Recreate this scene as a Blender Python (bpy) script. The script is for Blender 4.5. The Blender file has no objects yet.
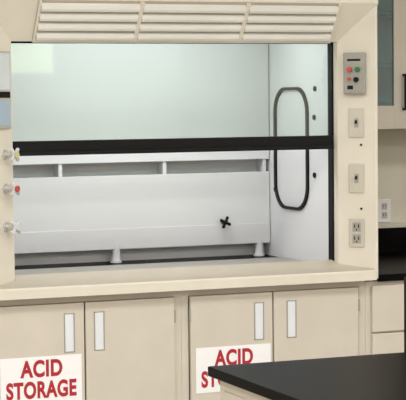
import bpy, bmesh, math, random
from mathutils import Vector, Matrix
random.seed(3)
C=bpy.context.collection
sc=bpy.context.scene
try: sc.view_settings.view_transform='Standard'
except Exception: pass
# ---------------- camera
f=1750.;th=math.radians(22);cam=Vector((-2.92,-7.45,1.78));h=97;roll=0.01
cd=bpy.data.cameras.new('camera');co=bpy.data.objects.new('camera',cd);C.objects.link(co)
R=Matrix.Rotation(-th,4,'Z')@Matrix.Rotation(math.pi/2-math.atan((200-h)/f),4,'X')@Matrix.Rotation(-roll,4,'Z')
co.matrix_world=Matrix.Translation(cam)@R
cd.sensor_width=36;cd.lens=36*f/406;cd.clip_start=.05
sc.camera=co
# ---------------- materials
def srgb(r,g,b):
    def c(v):
        v/=255.
        return v/12.92 if v<=.04045 else ((v+.055)/1.055)**2.4
    return (c(r),c(g),c(b),1)
def mat(name,col,rough=.5,metal=0,noise=0.03,scale=6,bump=0,bscale=200,spec=.5,emit=None):
    m=bpy.data.materials.new(name);m.use_nodes=True
    nt=m.node_tree;b=nt.nodes['Principled BSDF']
    b.inputs['Roughness'].default_value=rough;b.inputs['Metallic'].default_value=metal
    b.inputs['Specular IOR Level'].default_value=spec
    tc=nt.nodes.new('ShaderNodeTexCoord')
    n=nt.nodes.new('ShaderNodeTexNoise');n.inputs['Scale'].default_value=scale;n.inputs['Detail'].default_value=3
    nt.links.new(tc.outputs['Object'],n.inputs['Vector'])
    cr=nt.nodes.new('ShaderNodeValToRGB')
    cr.color_ramp.elements[0].position=.3;cr.color_ramp.elements[1].position=.7
    cr.color_ramp.elements[0].color=[c*(1-noise) for c in col[:3]]+[1]
    cr.color_ramp.elements[1].color=[min(1,c*(1+noise)) for c in col[:3]]+[1]
    nt.links.new(n.outputs['Fac'],cr.inputs['Fac']);nt.links.new(cr.outputs['Color'],b.inputs['Base Color'])
    if bump:
        n2=nt.nodes.new('ShaderNodeTexNoise');n2.inputs['Scale'].default_value=bscale
        nt.links.new(tc.outputs['Object'],n2.inputs['Vector'])
        bp=nt.nodes.new('ShaderNodeBump');bp.inputs['Strength'].default_value=bump;bp.inputs['Distance'].default_value=.002
        nt.links.new(n2.outputs['Fac'],bp.inputs['Height']);nt.links.new(bp.outputs['Normal'],b.inputs['Normal'])
    if emit:
        b.inputs['Emission Color'].default_value=emit[0];b.inputs['Emission Strength'].default_value=emit[1]
    return m
def glassmat(name,tint,refl=.06):
    m=bpy.data.materials.new(name);m.use_nodes=True;nt=m.node_tree
    nt.nodes.remove(nt.nodes['Principled BSDF']);out=nt.nodes['Material Output']
    t=nt.nodes.new('ShaderNodeBsdfTransparent');t.inputs['Color'].default_value=tint
    g=nt.nodes.new('ShaderNodeBsdfGlossy');g.inputs['Roughness'].default_value=.03
    lw=nt.nodes.new('ShaderNodeLayerWeight');lw.inputs['Blend'].default_value=.3
    ma=nt.nodes.new('ShaderNodeMath');ma.operation='MULTIPLY_ADD';ma.inputs[1].default_value=.5;ma.inputs[2].default_value=refl
    nt.links.new(lw.outputs['Fresnel'],ma.inputs[0])
    mx=nt.nodes.new('ShaderNodeMixShader')
    nt.links.new(ma.outputs[0],mx.inputs['Fac']);nt.links.new(t.outputs[0],mx.inputs[1]);nt.links.new(g.outputs[0],mx.inputs[2])
    nt.links.new(mx.outputs[0],out.inputs['Surface']);return m
M={}
M['cab']=mat('beige_enamel',srgb(204,196,184),.42,bump=.05)
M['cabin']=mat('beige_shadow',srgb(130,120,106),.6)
M['hood']=mat('hood_enamel',srgb(218,211,198),.4,bump=.04)
M['louv']=mat('louver_white',srgb(222,220,214),.4)
M['louvb']=mat('louver_back',srgb(176,166,150),.6)
M['white']=mat('liner_white',srgb(219,219,221),.45,noise=.02,scale=2)
M['black']=mat('epoxy_black',srgb(11,10,11),.35,noise=.25,scale=300,spec=.04)
M['rub']=mat('black_rubber',srgb(12,12,14),.5,spec=.2)
M['steel']=mat('stainless',srgb(205,205,203),.35,metal=.7,noise=.05,scale=40)
M['plate']=mat('switch_plate',srgb(196,190,178),.4,metal=.25)
M['gray']=mat('gray_box',srgb(158,156,150),.45,metal=.2)
M['tray']=mat('tray_gray',srgb(150,147,140),.5)
M['foil']=mat('airfoil_tan',srgb(172,163,146),.4,bump=.05)
M['pull']=mat('pull_white',srgb(222,226,232),.5)
M['sign']=mat('sign_white',srgb(240,240,243),.5,noise=.01)
M['red']=mat('sign_red',srgb(172,30,46),.5,noise=.02)
M['vred']=mat('valve_red',srgb(190,70,65),.35)
M['vyel']=mat('valve_yellow',srgb(200,194,140),.35)
M['vwht']=mat('valve_white',srgb(200,203,206),.35)
M['grn']=mat('button_green',srgb(30,110,60),.35)
M['wall']=mat('wall_paint',srgb(224,218,203),.8,bump=.05)
M['floor']=mat('vinyl_floor',srgb(205,200,190),.35,noise=.08,scale=20)
M['ceil']=mat('ceiling_tile',srgb(238,238,234),.9,bump=.2)
M['glass']=glassmat('sash_glass',(.855,.905,.88,1),.05)
M['cglass']=glassmat('cabinet_glass',(.55,.75,.82,1),.10)
M['blue']=mat('display_blue',srgb(205,214,218),.25)
M['navy']=mat('keypad_blue',srgb(160,180,196),.4)
M['teal']=mat('shelf_teal',srgb(130,160,175),.5)
M['lamp']=mat('lamp_diffuser',srgb(250,250,245),.5,emit=((1,.98,.95,1),3))
M['reflglow']=mat('reflection_glow',srgb(190,200,160),.5,emit=((.80,.90,.55,1),2.4))  # emission for the added panel that mirrors in the sash glass
# ---------------- helpers
def empty(name,loc=(0,0,0)):
    e=bpy.data.objects.new(name,None);e.location=loc;C.objects.link(e);e.empty_display_size=.1;return e
def add(bm,name,m,par=None,bevel=0,smooth=False,seg=2):
    bmesh.ops.recalc_face_normals(bm,faces=bm.faces[:])
    me=bpy.data.meshes.new(name);bm.to_mesh(me);bm.free()
    o=bpy.data.objects.new(name,me);C.objects.link(o);me.materials.append(M[m])
    if smooth:
        for p in me.polygons:p.use_smooth=True
    if bevel:
        b=o.modifiers.new('bevel','BEVEL');b.width=bevel;b.segments=seg;b.limit_method='ANGLE'
    if par:
        o.parent=par;o.matrix_parent_inverse=Matrix.Translation(par.location).inverted()
    return o
def bx(bm,a,b,mtx=None):
    r=bmesh.ops.create_cube(bm,size=1)
    v=r['verts']
    S=Matrix.Translation(((a[0]+b[0])/2,(a[1]+b[1])/2,(a[2]+b[2])/2))@Matrix.Diagonal((abs(b[0]-a[0]),abs(b[1]-a[1]),abs(b[2]-a[2]),1))
    bmesh.ops.transform(bm,matrix=(mtx@S) if mtx else S,verts=v)
def box(name,a,b,m,par=None,bevel=.002,mtx=None):
    bm=bmesh.new();bx(bm,a,b,mtx);return add(bm,name,m,par,bevel)
def boxes(name,L,m,par=None,bevel=.002,mtx=None):
    bm=bmesh.new()
    for a,b in L:bx(bm,a,b,mtx)
    return add(bm,name,m,par,bevel)
def cyl(bm,r,d,mtx,seg=24,r2=None):
    bmesh.ops.create_cone(bm,cap_ends=True,segments=seg,radius1=r,radius2=r if r2 is None else r2,depth=d,matrix=mtx)
def prism(name,pts,lo,hi,axis,m,par=None,bevel=0):
    bm=bmesh.new()
    def P(p,t):
        return (t,p[0],p[1]) if axis=='X' else (p[0],p[1],t)
    A=[bm.verts.new(P(p,lo)) for p in pts];B=[bm.verts.new(P(p,hi)) for p in pts]
    bm.faces.new(A);bm.faces.new(B[::-1])
    for i in range(len(pts)):
        j=(i+1)%len(pts);bm.faces.new([A[i],A[j],B[j],B[i]])
    return add(bm,name,m,par,bevel)
# ---------------- room
box('floor',(-5,-10,-.1),(4,1.1,0),'floor',bevel=0)
box('ceiling',(-5,-10,3.0),(4,1.1,3.1),'ceil',bevel=0)
box('wall_back',(-5,1.0,0),(4,1.1,3.0),'wall',bevel=0)
box('wall_left',(-5.1,-10,0),(-5,1.1,3.0),'wall',bevel=0)
box('wall_right',(4,-10,0),(4.1,1.1,3.0),'wall',bevel=0)
box('wall_front',(-5,-10.1,0),(4,-10,3.0),'wall',bevel=0)
e=empty('reflection_panel',(2.27,-9.99,2.2))  # added out of view, glows to put a faint greenish reflection on the sash
boxes('frame',[((1.95,-10,2.0),(2.0,-9.97,2.42)),((2.54,-10,2.0),(2.59,-9.97,2.42)),((2.0,-10,2.0),(2.54,-9.97,2.05)),((2.0,-10,2.37),(2.54,-9.97,2.42))],'sign',e,.003)
box('pane',(2.0,-9.995,2.05),(2.54,-9.985,2.37),'reflglow',e,0)
# ---------------- fume hood
H=empty('fume_hood',(0,.5,.93))
RX=.815;LX=-.79
prism('post_right',[(RX,.07),(.960,-.045),(.972,-.045),(.972,.985),(.845,.985),(.845,.16),(RX,.16)],.905,2.62,'Z','hood',H,.003)
prism('post_left',[(LX,.07),(LX-.15,-.045),(LX-.165,-.045),(LX-.165,.985),(LX-.03,.985),(LX-.03,.16),(LX,.16)],.905,2.62,'Z','hood',H,.003)
prism('header',[(.07,2.035),(-.055,2.214),(-.055,2.62),(0,2.62),(0,2.25),(.10,2.08),(.10,2.035)],-.955,.972,'X','hood',H,.002)
box('top_panel',(-.95,0,2.6),(.970,.98,2.62),'hood',H)
box('liner_right',(.82,.16,.93),(.845,.975,2.3),'white',H,0)
box('liner_left',(-.82,.16,.93),(-.795,.975,2.3),'white',H,0)
box('liner_back',(-.82,.955,.93),(.845,.98,2.3),'white',H,0)
box('liner_ceiling',(-.82,.16,2.3),(.845,.98,2.32),'white',H,0)
box('work_surface',(-.95,.03,.905),(.968,.98,.95),'black',H,.002)
box('work_tray',(-.79,.17,.951),(.812,.70,.956),'tray',H,.002)
# baffles
box('baffle_lower',(-.79,.868,1.12),(.815,.876,1.39),'white',H,.001)
box('baffle_bottom',(-.79,.866,1.018),(.815,.874,1.122),'white',H,.001)
box('baffle_upper',(-.79,.868,1.455),(.815,.876,2.28),'white',H,.002)
bm=bmesh.new()
for x in (-.32,.235,.79,-.76):bx(bm,(x-.01,.874,1.38),(x+.01,.957,1.465))
add(bm,'baffle_brackets','white',H,.002)
bm=bmesh.new()
for x in (-.76,-.03,.76):cyl(bm,.022,.09,Matrix.Translation((x,.885,.993)),20);cyl(bm,.03,.012,Matrix.Translation((x,.885,.956)),20)
add(bm,'baffle_standoffs','white',H)
bm=bmesh.new()
K=Matrix.Translation((.55,.845,1.135))@Matrix.Rotation(math.radians(25),4,'Y')
cyl(bm,.011,.045,K@Matrix.Rotation(math.pi/2,4,'X'))
for a in (0,90,180,270):
    Q=K@Matrix.Rotation(math.radians(a),4,'Y')
    cyl(bm,.0065,.024,Q@Matrix.Translation((0,-.012,.014)),12,r2=.008)
    bmesh.ops.create_uvsphere(bm,u_segments=12,v_segments=8,radius=.0085,matrix=Q@Matrix.Translation((0,-.012,.025)))
add(bm,'baffle_knob','rub',H,0,True)
D=Vector((0,-.125,.179)).normalized();N=Vector((0,-.179,-.125)).normalized()
Fm=Matrix((( 1,0,0,0),(0,N.y,D.y,.07),(0,N.z,D.z,2.035),(0,0,0,1)))
x0,x1=-.695,.775
boxes('louver_panel',[((x0,-.002,.012),(x1,.003,.215))],'louvb',H,0,Fm)
cols=[(x0+.012,-.225),(-.205,.292),(.312,x1-.012)]
bm=bmesh.new()
for r in range(4):
    s0=.018+r*.050
    for a,b in cols:
        prof=[(.003,s0+.034),(.016,s0+.028),(.022,s0+.014),(.020,s0+.000),(.017,s0+.000),(.018,s0+.013),(.013,s0+.024),(.003,s0+.029)]
        A=[bm.verts.new(Fm@Vector((a,p[0],p[1]))) for p in prof];B=[bm.verts.new(Fm@Vector((b,p[0],p[1]))) for p in prof]
        bm.faces.new(A);bm.faces.new(B[::-1])
        for i in range(8):
            j=(i+1)%8;bm.faces.new([A[i],A[j],B[j],B[i]])
add(bm,'louver_slats','louv',H)
boxes('louver_frame',[((x0+.012,.0,.0),(x1-.012,.012,.012)),((x0,.0,.0),(x0+.012,.012,.215)),((x1-.012,0,0),(x1,.012,.215)),((-.225,0,.012),(-.205,.016,.215)),((.292,0,.012),(.312,.016,.215))],'hood',H,.001,Fm)
# sash
box('sash_glass',(LX+.004,.128,1.585),(RX-.004,.134,2.22),'glass',H,0)
boxes('sash_bar',[((LX+.003,.105,1.525),(RX-.003,.145,1.590)),((LX+.02,.085,1.525),(RX-.02,.106,1.540))],'rub',H,.004)
boxes('sash_tracks',[((RX-.008,.11,.96),(RX+.008,.158,2.06)),((LX-.008,.11,.96),(LX+.008,.158,2.06)),((LX,.118,2.028),(RX,.145,2.036))],'rub',H,.001)
# airfoil sill
prism('airfoil_sill',[(-.062,.905),(-.066,.935),(-.058,.949),(-.045,.953),(.06,.972),(.06,.955),(-.02,.94),(-.02,.905)],-.955,.950,'X','foil',H,.001)
prism('airfoil_rear',[(.055,.958),(.055,.971),(.125,.990),(.132,.986),(.132,.958)],LX+.002,RX-.002,'X','foil',H,.001)
prism('sill_lip',[(-.070,.902),(-.070,.944),(-.064,.950),(-.058,.944),(-.058,.902)],-.955,.950,'X','hood',H)
def rrect(cy,cz,hw,hh,r,n=10):
    P=[]
    for k,(sx,sz) in enumerate([(1,1),(-1,1),(-1,-1),(1,-1)]):
        for i in range(n+1):
            a=math.radians(90*k+90*i/n);P.append((cy+sx*(hw-r)+r*math.cos(a),cz+sz*(hh-r)+r*math.sin(a)))
    return P
bm=bmesh.new()
o_=rrect(.60,1.515,.205,.31,.13);i_=rrect(.60,1.515,.179,.295,.115)
n=len(o_)
XR=.811
r1=[bm.verts.new((XR,*p)) for p in o_];r2=[bm.verts.new((XR,*p)) for p in i_]
r3=[bm.verts.new((.822,*p)) for p in o_];r4=[bm.verts.new((.822,*p)) for p in i_]
for i in range(n):
    j=(i+1)%n
    bm.faces.new([r1[i],r1[j],r2[j],r2[i]]);bm.faces.new([r1[i],r1[j],r3[j],r3[i]]);bm.faces.new([r2[i],r2[j],r4[j],r4[i]]);bm.faces.new([r3[i],r3[j],r4[j],r4[i]])
add(bm,'access_port_gasket','rub',H,.001)
bm=bmesh.new()
for y,z in ((.32,1.815),(.33,1.675),(.33,1.39),(.80,1.30)):
    cyl(bm,.013,.008,Matrix.Translation((.817,y,z))@Matrix.Rotation(math.pi/2,4,'Y'),16)
add(bm,'liner_plugs','rub',H)
box('hood_lamp',(-.5,.35,2.28),(.5,.55,2.299),'lamp',H)
def faceframe(side,t,z):
    if side>0:
        p0=Vector((RX,.07,0));p1=Vector((.960,-.045,0))
        d=(p1-p0).normalized()
    else:
        p0=Vector((LX,.07,0));p1=Vector((LX-.15,-.045,0))
        d=(p0-p1).normalized()
    nrm=Vector((d.y,-d.x,0))
    c=p0.lerp(p1,t)+Vector((0,0,z))
    return Matrix(((d.x,nrm.x,0,c.x),(d.y,nrm.y,0,c.y),(0,0,1,c.z),(0,0,0,1)))
def platebase(e,F,w=.075,hh=.14):
    box('plate',(-w/2,0,-hh/2),(w/2,.006,hh/2),'plate',e,.003,F)
def screws(e,F,zs):
    bm=bmesh.new()
    for z in zs:cyl(bm,.004,.003,F@Matrix.Translation((0,.007,z))@Matrix.Rotation(math.pi/2,4,'X'),10)
    add(bm,'screws','steel',e)
for z in (1.650,1.385):
    F=faceframe(1,.50,z);e=empty('light_switch',F.translation)
    platebase(e,F)
    box('switch_bezel',(-.010,.005,-.022),(.010,.0075,.022),'gray',e,.001,F)
    box('toggle',(-.004,.006,-.004),(.004,.022,.012),'rub',e,.001,F)
    screws(e,F,(-.045,.045))
F=faceframe(1,.50,1.125);e=empty('electrical_outlet',F.translation);platebase(e,F)
boxes('sockets',[((-.020,.005,.006),(.020,.009,.050)),((-.020,.005,-.050),(.020,.009,-.006))],'gray',e,.004,F)
boxes('slots',[((a,.008,b),(a+.005,.0096,b+.016)) for a in (-.012,.007) for b in (.024,-.034)]+[((-.003,.008,b),(.003,.0096,b+.007)) for b in (.012,-.045)],'rub',e,0,F)
screws(e,F,(0,))
F=faceframe(1,.48,1.885);e=empty('hood_control_box',F.translation)
box('housing',(-.052,0,-.098),(.052,.035,.098),'gray',e,.004,F)
box('face_panel',(-.044,.035,-.088),(.044,.038,.088),'gray',e,.002,F)
boxes('label_strip',[((-.032,.038,.058),(.032,.040,.068)),((-.032,.038,-.076),(-.004,.040,-.058))],'rub',e,.001,F)
RXm=Matrix.Rotation(math.pi/2,4,'X')
bm=bmesh.new();cyl(bm,.012,.02,F@Matrix.Translation((-.020,.047,.018))@RXm);add(bm,'red_button','vred',e)
bm=bmesh.new();cyl(bm,.012,.016,F@Matrix.Translation((.018,.045,.018))@RXm);add(bm,'green_button','grn',e)
bm=bmesh.new();cyl(bm,.012,.02,F@Matrix.Translation((0.012,.047,-.030))@RXm);add(bm,'key_switch','rub',e)
bm=bmesh.new();cyl(bm,.008,.02,F@Matrix.Translation((-.022,.047,-.026))@RXm);add(bm,'indicator_lamp','vred',e)
bm=bmesh.new()
for z in (1.545,1.24):
    cyl(bm,.006,.006,faceframe(1,.62,z)@RXm,12)
add(bm,'post_plugs','rub',H)
for z,mm in ((1.535,'vyel'),(1.385,'vred'),(1.215,'vwht')):
    F=faceframe(-1,.32,z);e=empty('service_valve',F.translation)
    bm=bmesh.new();cyl(bm,.022,.010,F@Matrix.Translation((0,.005,0))@RXm);cyl(bm,.012,.05,F@Matrix.Translation((0,.03,0))@RXm);add(bm,'chrome_stem','steel',e)
    bm=bmesh.new();G=F@Matrix.Translation((0,.055,0))
    cyl(bm,.016,.014,G@RXm)
    for a in range(4):
        Q=G@Matrix.Rotation(math.radians(45+90*a),4,'Y');cyl(bm,.007,.022,Q@Matrix.Translation((0,0,.018)),12,r2=.009)
        bmesh.ops.create_uvsphere(bm,u_segments=12,v_segments=8,radius=.009,matrix=Q@Matrix.Translation((0,0,.030)))
    add(bm,'handle','vwht',e,0,True)
    bm=bmesh.new();cyl(bm,.014,.012,G@Matrix.Translation((0,.010,0))@RXm);add(bm,'index_button',mm,e)
F=faceframe(-1,.5,1.82);e=empty('airflow_monitor',F.translation)
box('bezel',(-.07,0,-.17),(.07,.014,.17),'plate',e,.004,F)
box('display',(-.055,.014,.0),(.060,.017,.16),'blue',e,.001,F)
box('display_strip',(-.055,.014,-.035),(.060,.017,-.008),'rub',e,.001,F)
box('keypad',(-.055,.014,-.16),(.060,.017,-.045),'navy',e,.001,F)
# ---------------- base cabinets
def base_cab(x0,x1,doors):
    e=empty('base_cabinet',((x0+x1)/2,.3,0))
    boxes('carcass',[((x0,.027,.10),(x0+.02,.60,.90)),((x1-.02,.027,.10),(x1,.60,.90)),((x0+.02,.58,.10),(x1-.02,.60,.90)),((x0+.02,.027,.10),(x1-.02,.58,.12)),((x0+.02,.027,.882),(x1-.02,.58,.90))],'cab',e,0)
    boxes('face_frame',[((x0,0,.10),(x0+.034,.026,.903)),((x1-.034,0,.10),(x1,.026,.903)),((x0+.034,0,.868),(x1-.034,.026,.903)),((x0+.034,0,.10),(x1-.034,.026,.122))],'cab',e,0)
    box('toe_kick',(x0,.07,0),(x1,.09,.10),'rub',e,0)
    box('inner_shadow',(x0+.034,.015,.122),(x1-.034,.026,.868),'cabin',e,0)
    for k,(a,b,hx) in enumerate(doors):
        box('door_%d'%(k+1),(a,-.016,.125),(b,.004,.866),'cab',e,.003)
        boxes('pull_frame_%d'%(k+1),[((hx-.025,-.0185,.645),(hx-.020,-.014,.822)),((hx+.020,-.0185,.645),(hx+.025,-.014,.822)),((hx-.025,-.0185,.817),(hx+.025,-.014,.822)),((hx-.025,-.0185,.645),(hx+.025,-.014,.650))],'gray',e,.001)
        bm=bmesh.new();n=8;V=[]
        for i in range(n+1):
            t=i/n;x=hx-.02+.04*t;y=-.0165-.004*math.sin(math.pi*t)
            V.append((bm.verts.new((x,y,.650)),bm.verts.new((x,y,.817)),bm.verts.new((x,-.014,.650)),bm.verts.new((x,-.014,.817))))
        for i in range(n):
            p,q=V[i],V[i+1];bm.faces.new([p[0],q[0],q[1],p[1]]);bm.faces.new([p[0],p[2],q[2],q[0]]);bm.faces.new([p[1],p[3],q[3],q[1]])
        add(bm,'pull_%d'%(k+1),'pull',e)
        xe=a-.002 if k==0 else b+.002
        bm=bmesh.new()
        for z in (.78,.21):cyl(bm,.005,.06,Matrix.Translation((xe,-.014,z)),12)
        add(bm,'hinges_%d'%(k+1),'gray',e)
    return e
base_cab(-.945,-.0245,[(-.912,-.497,-.567),(-.490,-.062,-.426)])
base_cab(-.0235,.922,[(.016,.429,.360),(.436,.880,.527)])
# signs
def sign(x0,z0,w=.377,hh=.21):
    e=empty('acid_storage_sign',(x0+w/2,-.018,z0+hh/2))
    box('backing',(x0,-.0185,z0),(x0+w,-.0162,z0+hh),'sign',e,0)
    for i,(t,zz,ww) in enumerate((('ACID',z0+hh*.56,.195),('STORAGE',z0+hh*.11,.325))):
        cu=bpy.data.curves.new('t','FONT');cu.body=t;cu.size=.105;cu.offset=.0042;cu.extrude=.0004;cu.align_x='CENTER';cu.space_character=1.08
        o=bpy.data.objects.new('t',cu);C.objects.link(o);bpy.context.view_layer.update()
        me=bpy.data.meshes.new_from_object(o);bpy.data.objects.remove(o)
        xs=[v.co.x for v in me.vertices];sw=ww/(max(xs)-min(xs));cx=(max(xs)+min(xs))/2
        ys=[v.co.y for v in me.vertices];sh=.078/(max(ys)-min(ys));y0=min(ys)
        for v in me.vertices:
            v.co=Vector((x0+w/2+(v.co.x-cx)*sw,-.0190-v.co.z,zz+(v.co.y-y0)*sh))
        me.materials.append(M['red'])
        o=bpy.data.objects.new('text_'+t.lower(),me);C.objects.link(o);o.parent=e;o.matrix_parent_inverse=Matrix.Translation(e.location).inverted()
sign(-.889,.426);sign(.040,.416)
# ---------------- drawer cabinets right
zz=[(.645,.868),(.43,.636),(.125,.421)]
def drawer_cab(x0,x1):
    e=empty('drawer_cabinet',((x0+x1)/2,.3,0))
    boxes('carcass',[((x0,.0,.10),(x1,.98,.888))],'cab',e,.001)
    box('toe_kick',(x0,.07,0),(x1,.6,.10),'rub',e,0)
    for i,(a,b) in enumerate(zz):
        box('drawer_%d'%(i+1),(x0+.03,-.018,a),(x1-.03,.002,b),'cab',e,.003)
        c=(x0+x1)/2;box('pull_%d'%(i+1),(c-.09,-.024,b-.07),(c+.09,-.016,b-.03),'pull',e,.003)
drawer_cab(.9235,1.56);drawer_cab(1.562,2.55)
e=empty('countertop',(1.3,.5,.9))
box('slab',(.978,-.03,.888),(2.6,.985,.922),'black',e,.004)
box('backsplash',(.978,.965,.922),(2.6,.995,1.06),'black',e,.003)
box('ledge',(.978,.955,1.0605),(2.6,.999,1.085),'hood',e,.002)
e=empty('electrical_outlet',(1.555,.998,1.16))
box('plate',(1.515,.992,1.09),(1.595,.999,1.215),'sign',e,.002)
boxes('sockets',[((1.538,.989,1.158),(1.572,.993,1.195)),((1.538,.989,1.11),(1.572,.993,1.147))],'plate',e,.003)
boxes('slots',[((1.546,.9882,z),(1.549,.9895,z+.014)) for z in (1.172,1.124)]+[((1.560,.9882,z),(1.563,.9895,z+.014)) for z in (1.172,1.124)],'rub',e,0)
# wall cabinet
e=empty('wall_cabinet',(1.5,.8,1.6))
boxes('carcass',[((1.0,.655,1.60),(1.02,.998,2.5)),((2.0,.655,1.60),(2.02,.998,2.5)),((1.0,.655,1.60),(2.02,.998,1.625)),((1.0,.655,2.48),(2.02,.998,2.5)),((1.0,.98,1.60),(2.02,.998,2.5))],'cab',e,.002)
boxes('shelves',[((1.02,.68,1.93),(2.0,.98,1.95)),((1.02,.68,2.2),(2.0,.98,2.22))],'teal',e,.001)
for k,(a,b) in enumerate(((1.003,1.497),(1.503,2.017))):
    boxes('door_%d'%(k+1),[((a,.63,1.605),(a+.075,.65,2.49)),((b-.075,.63,1.605),(b,.65,2.49)),((a+.075,.63,1.605),(b-.075,.65,1.725)),((a+.075,.63,2.42),(b-.075,.65,2.49))],'cab',e,.001)
    box('pane_%d'%(k+1),(a+.07,.638,1.72),(b-.07,.643,2.43),'cglass',e,0)
    hx=b-.02 if k==0 else a+.02
    boxes('handle_%d'%(k+1),[((hx-.006,.600,1.70),(hx+.006,.612,1.89)),((hx-.006,.60,1.70),(hx+.006,.632,1.712)),((hx-.006,.60,1.878),(hx+.006,.632,1.89))],'rub',e,.002)
# ---------------- island bench
e=empty('lab_bench',(.4,-2.8,0))
box('top',(-.83,-3.45,.888),(2.2,-2.30,.92),'black',e,.004)
boxes('body',[((-.80,-3.42,.10),(2.17,-2.33,.888))],'cab',e,.003)
box('toe_kick',(-.76,-3.36,0),(2.1,-2.40,.10),'rub',e,0)
boxes('end_panel',[((-.806,-3.38,.14),(-.80,-2.37,.85))],'cab',e,.002)
e=empty('reagent_rack',(.4,-2.42,.92))
boxes('uprights',[((-.135,-2.50,.921),(-.110,-2.33,1.175)),((.90,-2.50,.921),(.925,-2.33,1.175))],'rub',e,.002)
boxes('shelf',[((-.11,-2.50,1.15),(.90,-2.33,1.172)),((-.11,-2.345,.94),(.90,-2.335,1.15))],'rub',e,.002)
# ---------------- lights
def troffer(x,y,p,sx=1.2,sy=.6):
    e=empty('ceiling_light',(x,y,2.99))
    boxes('frame',[((x-sx/2-.03,y-sy/2-.03,2.975),(x+sx/2+.03,y-sy/2,3.0)),((x-sx/2-.03,y+sy/2,2.975),(x+sx/2+.03,y+sy/2+.03,3.0)),((x-sx/2-.03,y-sy/2,2.975),(x-sx/2,y+sy/2,3.0)),((x+sx/2,y-sy/2,2.975),(x+sx/2+.03,y+sy/2,3.0))],'sign',e,.002)
    box('diffuser',(x-sx/2,y-sy/2,2.985),(x+sx/2,y+sy/2,2.998),'lamp',e,0)
    l=bpy.data.lights.new('tube','AREA');l.shape='RECTANGLE';l.size=sx;l.size_y=sy;l.energy=p;l.color=(1,.988,.97)
    o=bpy.data.objects.new('tube_light',l);o.location=(x,y,2.97);C.objects.link(o);o.parent=e;o.matrix_parent_inverse=Matrix.Translation(e.location).inverted()
for x in (-3.2,-.6,2.0):
    for y,p in ((-1.8,27),(-4.2,37),(-7.0,38)):
        troffer(x,y,p)
l=bpy.data.lights.new('hood_tube','AREA');l.shape='RECTANGLE';l.size=1.2;l.size_y=.18;l.energy=10;l.color=(.97,.985,1)
o=bpy.data.objects.new('hood_tube',l);o.location=(0,.38,2.27);C.objects.link(o);o.parent=H;o.matrix_parent_inverse=Matrix.Translation(H.location).inverted()
w=bpy.data.worlds.new('world');sc.world=w;w.use_nodes=True;w.node_tree.nodes['Background'].inputs[0].default_value=(.9,.95,1,1);w.node_tree.nodes['Background'].inputs[1].default_value=.3
